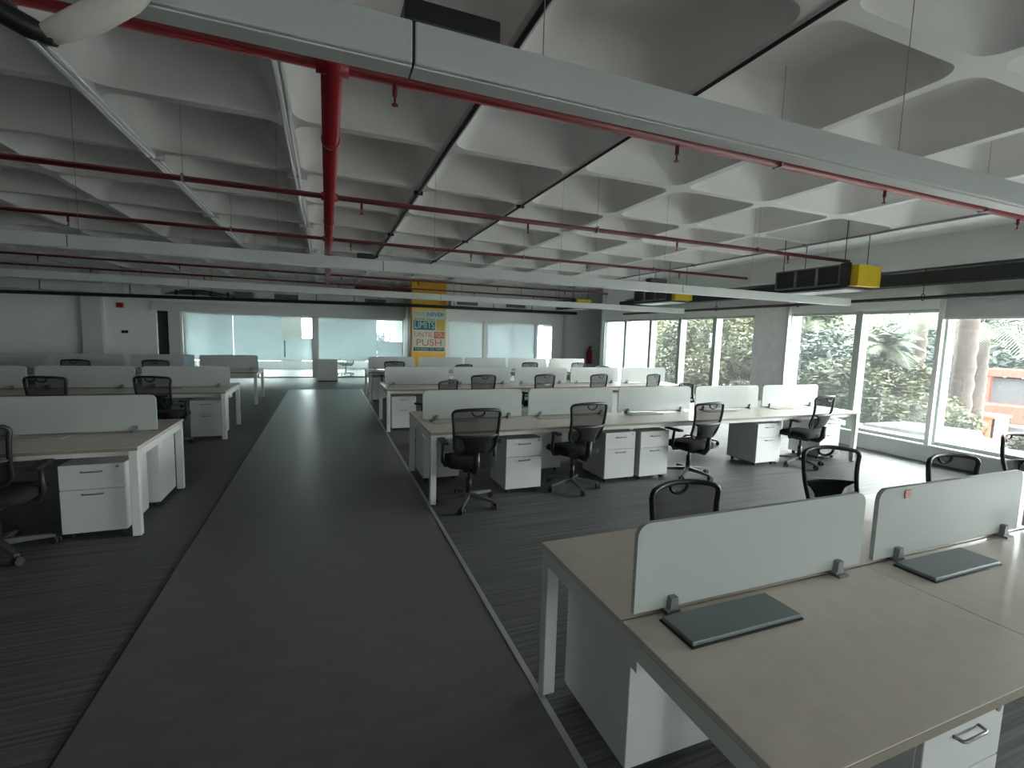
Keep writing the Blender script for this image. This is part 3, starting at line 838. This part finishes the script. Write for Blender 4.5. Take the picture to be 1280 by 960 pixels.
# ducts near the far wall
def duct(label, x0, x1, y0, y1, z0, z1, seams, grilles=()):
    t = thing('air_duct', label, 'duct', ((x0 + x1) / 2, (y0 + y1) / 2, z0)); cx = (x0 + x1) / 2; h = (y1 - y0) / 2
    xs = [x0] + seams + [x1]
    for a, b in zip(xs[:-1], xs[1:]):
        s = B(a - cx + .004, b - cx - .004, -h, h, 0, z1 - z0).build('duct_section', 'galvanised', t)
    for a in seams: B(a - cx - .015, a - cx + .015, -h - .015, h + .015, -.015, z1 - z0 + .015).build('flange', 'grille_frame', t)
    for a in grilles:
        g = B(a - cx - .35, a - cx + .35, -h - .015, -h, .05, z1 - z0 - .04).build('grille', 'grille_dark', t)
        for q in range(4): B(a - cx - .34, a - cx + .34, -h - .02, -h - .014, .06 + q * .035, .075 + q * .035).build('grille_slat', 'grille_frame', g)
    for a in (x0 + .4, x1 - .4): MB().cyl((a - cx, 0, z1 - z0), (a - cx, 0, ZC + .2 - z0), .006, n=6).build('hanger_rod', 'black_pipe', t)
    return t


duct('silver duct along the top of the far wall at the left', -10.3, -4.75, 17.2, 17.8, 2.62, 2.86, [-8.6, -7.4, -5.35])
duct('silver duct with dark grilles over the far glass, left of the yellow column', -2.1, 2.4, 17.2, 17.7, 2.62, 2.86, [-.3, .9], [1.6, -1.2])
duct('silver duct with dark grilles right of the yellow column', 3.75, 8.0, 15.1, 15.5, 2.60, 2.82, [5.2, 6.6], [4.3, 6.0])
cc = thing('pipe_cluster', 'tangle of dark pipes and valves between the far ducts', 'pipework', (-3.4, 17.4, 2.62))
for k in range(5):
    MB().tube([(-1.1 + .1 * k, -.2 + .1 * k, .05 + .04 * k), (-.2, -.2 + .1 * k, .06 + .04 * k), (.1 + .2 * k, .0, .05), (1.1, .05 * k, .10)], .022, 8).build('pipe', 'black_pipe' if k % 2 else 'grille_frame', cc)
for k in range(4): MB().cyl((-.8 + .45 * k, -.25, .02), (-.8 + .45 * k, -.25, .16), .04, n=10).build('valve', 'black_pipe', cc)
B(.7, 1.2, -.1, .2, .0, .22).build('plenum_box', 'grille_frame', cc)
bp_ = thing('drain_pipe', 'long black pipe crossing in front of the far wall just below the ducts', 'pipe', (2.3, 14.95, 2.545))
MB().tube([(-11.9, 2.85, -.03), (-4, 1.0, -.01), (0, 0, 0), (5.9, -.1, .0)], .052, 10).build('pipe', 'black_pipe', bp_)
for k in range(7):
    x = -10 + 2.3 * k; y = -x / 11.9 * 2.85 if x < 0 else -.05
    MB().cyl((x, y, .03), (x, y, 1.0), .005, n=6).build('hanger_rod', 'black_pipe', bp_)
tag(B(.85, 2.55, 15.62, 16.1, 2.90, 3.14).build('soffit_box', 'dark_red'), 'dark red soffit left of the top of the yellow column', 'soffit')

# ------------------------------------------------------------------ outside
GZ = -1.4
gr = B(8.8, 70, -40, 60, GZ - .2, GZ).build('ground', 'ground_ext'); struct(gr, 'pale paved ground outside the windows', 'ground')
gr3 = B(-60, 8.8, -40, YN - .2, GZ - .2, GZ).build('ground.002', 'ground_ext'); struct(gr3, 'pale unseen ground outside the added fill-light windows behind the camera', 'ground')
gr2 = B(-40, 8.8, 22.6, 60, GZ - .2, GZ).build('ground.001', 'ground_ext'); struct(gr2, 'pale ground beyond the rooms behind the glass', 'ground')


def leaf_cloud(n, rx, ry, rz, size, seed, lobes=9):
    rnd = random.Random(seed); vs = []; fs = []
    ls = []
    for _ in range(lobes):
        a = rnd.uniform(0, 2 * PI); u = rnd.uniform(-.9, 1)
        s = math.sqrt(1 - min(1, u * u))
        ls.append((Vector((math.cos(a) * s * rx * .6, math.sin(a) * s * ry * .6, u * rz * .62)), rnd.uniform(.32, .55)))
    for _ in range(n):
        c, k = rnd.choice(ls)
        d = Vector((rnd.gauss(0, 1), rnd.gauss(0, 1), rnd.gauss(0, 1))).normalized() * rnd.uniform(.55, 1.0)
        p = c + Vector((d.x * rx * k, d.y * ry * k, d.z * rz * k))
        a = Vector((rnd.gauss(0, 1), rnd.gauss(0, 1), rnd.gauss(0, .6))).normalized()
        b = a.cross(Vector((rnd.gauss(0, 1), rnd.gauss(0, 1), rnd.gauss(0, 1)))).normalized()
        s = size * rnd.uniform(.6, 1.3); o = len(vs)
        vs += [p - a * s, p + b * s * .38, p + a * s, p - b * s * .38]; fs.append((o, o + 1, o + 2, o + 3))
    m = MB(); m.add(vs, fs, False); return m


def tree_meshes(tag_, n, rx, ry, rz, size, seed, m):
    return leaf_cloud(n, rx, ry, rz, size, seed).mesh('foliage', m)


BUSH = [tree_meshes('a', 9000, 1.6, 1.6, 1.6, .085, 1, 'foliage_a'), tree_meshes('b', 9000, 1.6, 1.6, 1.7, .08, 2, 'foliage_b'), tree_meshes('c', 9000, 1.7, 1.7, 1.5, .085, 3, 'foliage_c')]


def tree(x, y, zc, s, k, label, group):
    t = thing('leafy_tree', label, 'tree', (x, y, GZ), random.uniform(0, 6), group)
    f = link('foliage', BUSH[k], t, (0, 0, zc - GZ)); f.scale = s
    tr = MB(); H = zc - GZ
    tr.tube([(0, 0, 0), (.06, .03, H * .5), (0, .05, H)], [.10, .08, .04], 8)
    for a in range(3):
        an = a * 2.1; tr.tube([(.04, .03, H * .45), (.4 * math.cos(an), .4 * math.sin(an), H * .8), (.7 * math.cos(an) * s[0], .7 * math.sin(an) * s[1], H)], [.05, .035, .015], 6)
    tr.build('trunk', 'bark', t)


g_ = 'leafy trees outside the windows'
spots = [(13.6, 19.8, 1.2, (1.2, 1.2, 1.3), 2, 'tree seen through the far end window'), (13.4, 17.0, 1.1, (1.1, 1.3, 1.3), 1, 'pale tree seen through the second far window'),
         (12.8, 13.9, 1.0, (1.2, 1.2, 1.3), 0, 'tree seen through the third far window'), (12.4, 11.6, 1.1, (1.1, 1.2, 1.2), 1, 'yellowish tree seen just left of the grey column'),
         (13.5, 9.6, .7, (1.1, 1.1, .95), 2, 'bluish bush behind the palm right of the grey column'), (12.6, 7.9, .35, (1.0, 1.05, .75), 0, 'bush below the small palm with the white building behind'),
         (12.95, 6.95, .2, (.85, .9, .65), 1, 'yellow green bush low at the window ledge under the small palm'), (15.4, 9.9, .9, (1.2, 1.2, 1.0), 0, 'dense tree behind the small palm'),
         (29.5, 11.2, 1.0, (2.4, 2.6, 1.7), 2, 'dark bluish tree behind the red machine'), (27.0, 14.2, 1.0, (2.2, 2.4, 1.7), 2, 'dark tree between the palms behind the red machine'),
         (12.4, 4.3, -.35, (.5, .55, .3), 1, 'small light green shrub at the right picture edge outside'), (13.5, 1.0, .8, (1.2, 1.3, 1.0), 0, 'tree outside to the right beyond the picture edge'),
         (15.5, 22.0, 1.6, (1.6, 1.6, 1.7), 0, 'tall tree beyond the far end window'), (15.0, 12.2, 1.5, (1.3, 1.3, 1.5), 0, 'tall tree left behind the grey column')]
for x, y, zc, s, k, de in spots: tree(x, y, zc, s, k, de, g_)
for i, (x, y) in enumerate(((-3.2, 26.5), (0.6, 27.0), (3.6, 26.0), (7.0, 26.5))):
    tree(x, y, .6, (1.2, 1.1, 1.0), i % 3, ['tree beyond the room of the wide frosted partition', 'tree seen through the clear gap left of the yellow column', 'tree behind the yellow column outside', 'tree behind the far right partition outside'][i], 'trees beyond the back rooms')


def palm(x, y, h, label, r=.16, crown=1.7, nf=22, seed=1):
    rnd = random.Random(seed)
    t = thing('palm_tree', label, 'palm', (x, y, GZ), 0, 'palms outside the windows')
    tr = MB(); pts = []; rad = []
    n = 26
    for i in range(n):
        u = i / (n - 1); pts.append((.12 * math.sin(u * 2.0), .06 * u, h * u)); rad.append(r * (1.15 - .35 * u) * (1.10 if i % 2 else .94))
    tr.tube(pts, rad, 10); tr.build('trunk', 'bark', t)
    top = Vector(pts[-1])
    for k in range(nf):
        a = 2 * PI * k / nf * 2.4 + rnd.uniform(-.2, .2); el = rnd.uniform(-.25, 1.15); L = crown * rnd.uniform(.8, 1.1)
        m = MB(); rp = []; dirh = Vector((math.cos(a), math.sin(a), 0))
        for i in range(9):
            u = i / 8; rp.append(top + dirh * (L * u * math.cos(el) * (1 - .1 * u)) + Vector((0, 0, L * (u * math.sin(el) - .55 * u * u))))
        m.tube(rp, [.018 * (1 - .8 * i / 8) for i in range(9)], 5)
        side = dirh.cross(Vector((0, 0, 1)))
        for i in range(2, 26):
            u = i / 26; q = u * 8; i0 = min(7, int(q)); p = rp[i0].lerp(rp[i0 + 1], q - i0); d = (rp[i0 + 1] - rp[i0]).normalized()
            ll = L * .36 * math.sin(PI * min(1, u * .85 + .18)) + .04
            for sd in (-1, 1):
                e = p + side * sd * ll * .8 + d * ll * .55 - Vector((0, 0, ll * .25))
                m.add([p - d * .018, p + d * .018, e], [(0, 1, 2)])
        m.build('frond', 'palm_leaf', t)


palm(15.2, 11.35, 3.9, 'tall palm right of the grey column', seed=3, crown=1.6)
palm(12.8, 7.52, 3.1, 'small palm in the window in front of the white building', r=.11, crown=1.15, seed=4)
palm(17.5, 9.3, 4.3, 'slim palm just right of the white building', r=.17, crown=1.8, seed=5)
palm(13.0, 6.05, 5.2, 'stout shaggy palm trunk behind the near window post', r=.20, crown=1.8, seed=6)
palm(16.2, 7.18, 3.8, 'palm standing left of the red machine', r=.17, crown=1.6, seed=8)

# white tiled building
bd = thing('white_building', 'pale building with horizontal panel joints beyond the palms', 'building', (32, 25.0, GZ))
B(0, 8, -7.2, 9, 0, 9.0).build('wall', 'building_joint', bd)
pn = B(-.06, .0, -.98, .98, .015, .585).mesh('panel', 'building_white')
for i in range(8):
    for j in range(15):
        link('panel', pn, bd, (0, -6.2 + 2.0 * i, .6 * j))
# red machine
rm = thing('red_machine', 'red boxy work machine with dark openings outside the near window', 'vehicle', (24.6, 9.75, GZ), math.radians(15)); rm.scale = (1.35, 1.35, 1.35)
B(-.9, .9, -.55, .55, .28, .80, .04).build('chassis', 'machine_red', rm)
cbm = MB()
for sx in (-.55, .35):
    for sy in (-.5, .5): cbm.box(sx - .06, sx + .06, sy - .06, sy + .06, .80, 1.55)
cbm.box(-.65, .5, -.58, .58, 1.55, 1.75); cbm.build('cab_frame', 'machine_red', rm)
B(-.45, .30, -.42, .42, .80, 1.5).build('cab_interior', 'grille_dark', rm)
B(.5, 1.0, -.5, .5, .80, 1.15, .04).build('engine_hood', 'machine_red', rm)
for sx in (-.6, .6):
    for sy in (-.58, .58): MB().cyl((sx, sy - .1, .3), (sx, sy + .1, .3), .3, n=18).build('wheel', 'caster_rubber', rm)
oc = thing('orange_crate', 'orange crate on the ground left of the red machine', 'crate', (20.5, 8.85, GZ)); oc.scale = (1.7, 1.7, 1.5)
ocm = MB(); ocm.box(-.28, .28, -.3, .3, 0, .04); ocm.box(-.28, -.25, -.3, .3, 0, .62); ocm.box(.25, .28, -.3, .3, 0, .62); ocm.box(-.28, .28, -.3, -.27, 0, .62); ocm.box(-.28, .28, .27, .3, 0, .62)
ocm.build('box', 'crate_orange', oc); B(-.30, .30, -.32, .32, .58, .64, .01).build('rim', 'crate_orange', oc)


def car(x, y, rot, label, m):
    t = thing('parked_car', label, 'car', (x, y, GZ), rot)
    body = [(-2.0, .30), (2.0, .30), (2.05, .55), (1.95, .78), (1.0, .88), (-1.75, .92), (-2.05, .75)]
    MB().prism(body, 1, -.82, .82).build('body', m, t)
    MB().prism([(-1.6, .90), (.95, .88), (.35, 1.38), (-1.1, 1.42)], 1, -.70, .70).build('cabin', 'building_glass', t)
    MB().prism([(-1.1, 1.40), (.35, 1.36), (.25, 1.45), (-1.0, 1.48)], 1, -.68, .68).build('roof', m, t)
    for sx in (-1.25, 1.3):
        for sy in (-.78, .78): MB().cyl((sx, sy - .1, .31), (sx, sy + .1, .31), .31, n=18).build('wheel', 'caster_rubber', t)


car(14.4, 7.45, math.radians(-60), 'dark purplish car parked low outside the middle near window', 'car_paint')
car(11.4, 6.3, math.radians(90), 'white car just below the window ledge outside', 'car_white')
lw = thing('garden_wall', 'low block wall outside the window under the red machine', 'wall', (12.6, 4.9, GZ))
blk = B(-.15, .15, -.235, .235, .01, .27, .006).mesh('block', 'wall_block')
for r_ in range(4):
    for k in range(8): link('block', blk, lw, (0, -1.2 + .48 * k + .24 * (r_ % 2), .27 * r_))
lp = MB().tube([(0, 0, 0), (0, 0, 3.9)], [.05, .04], 10)
lpt = thing('lamp_post', 'slim pale blue post between the palms outside', 'post', (13.9, 6.35, GZ)); lp.build('pole', 'pole_blue', lpt)
B(-.09, .09, -.09, .09, 0, .12, .01).build('base_plate', 'pole_blue', lpt)
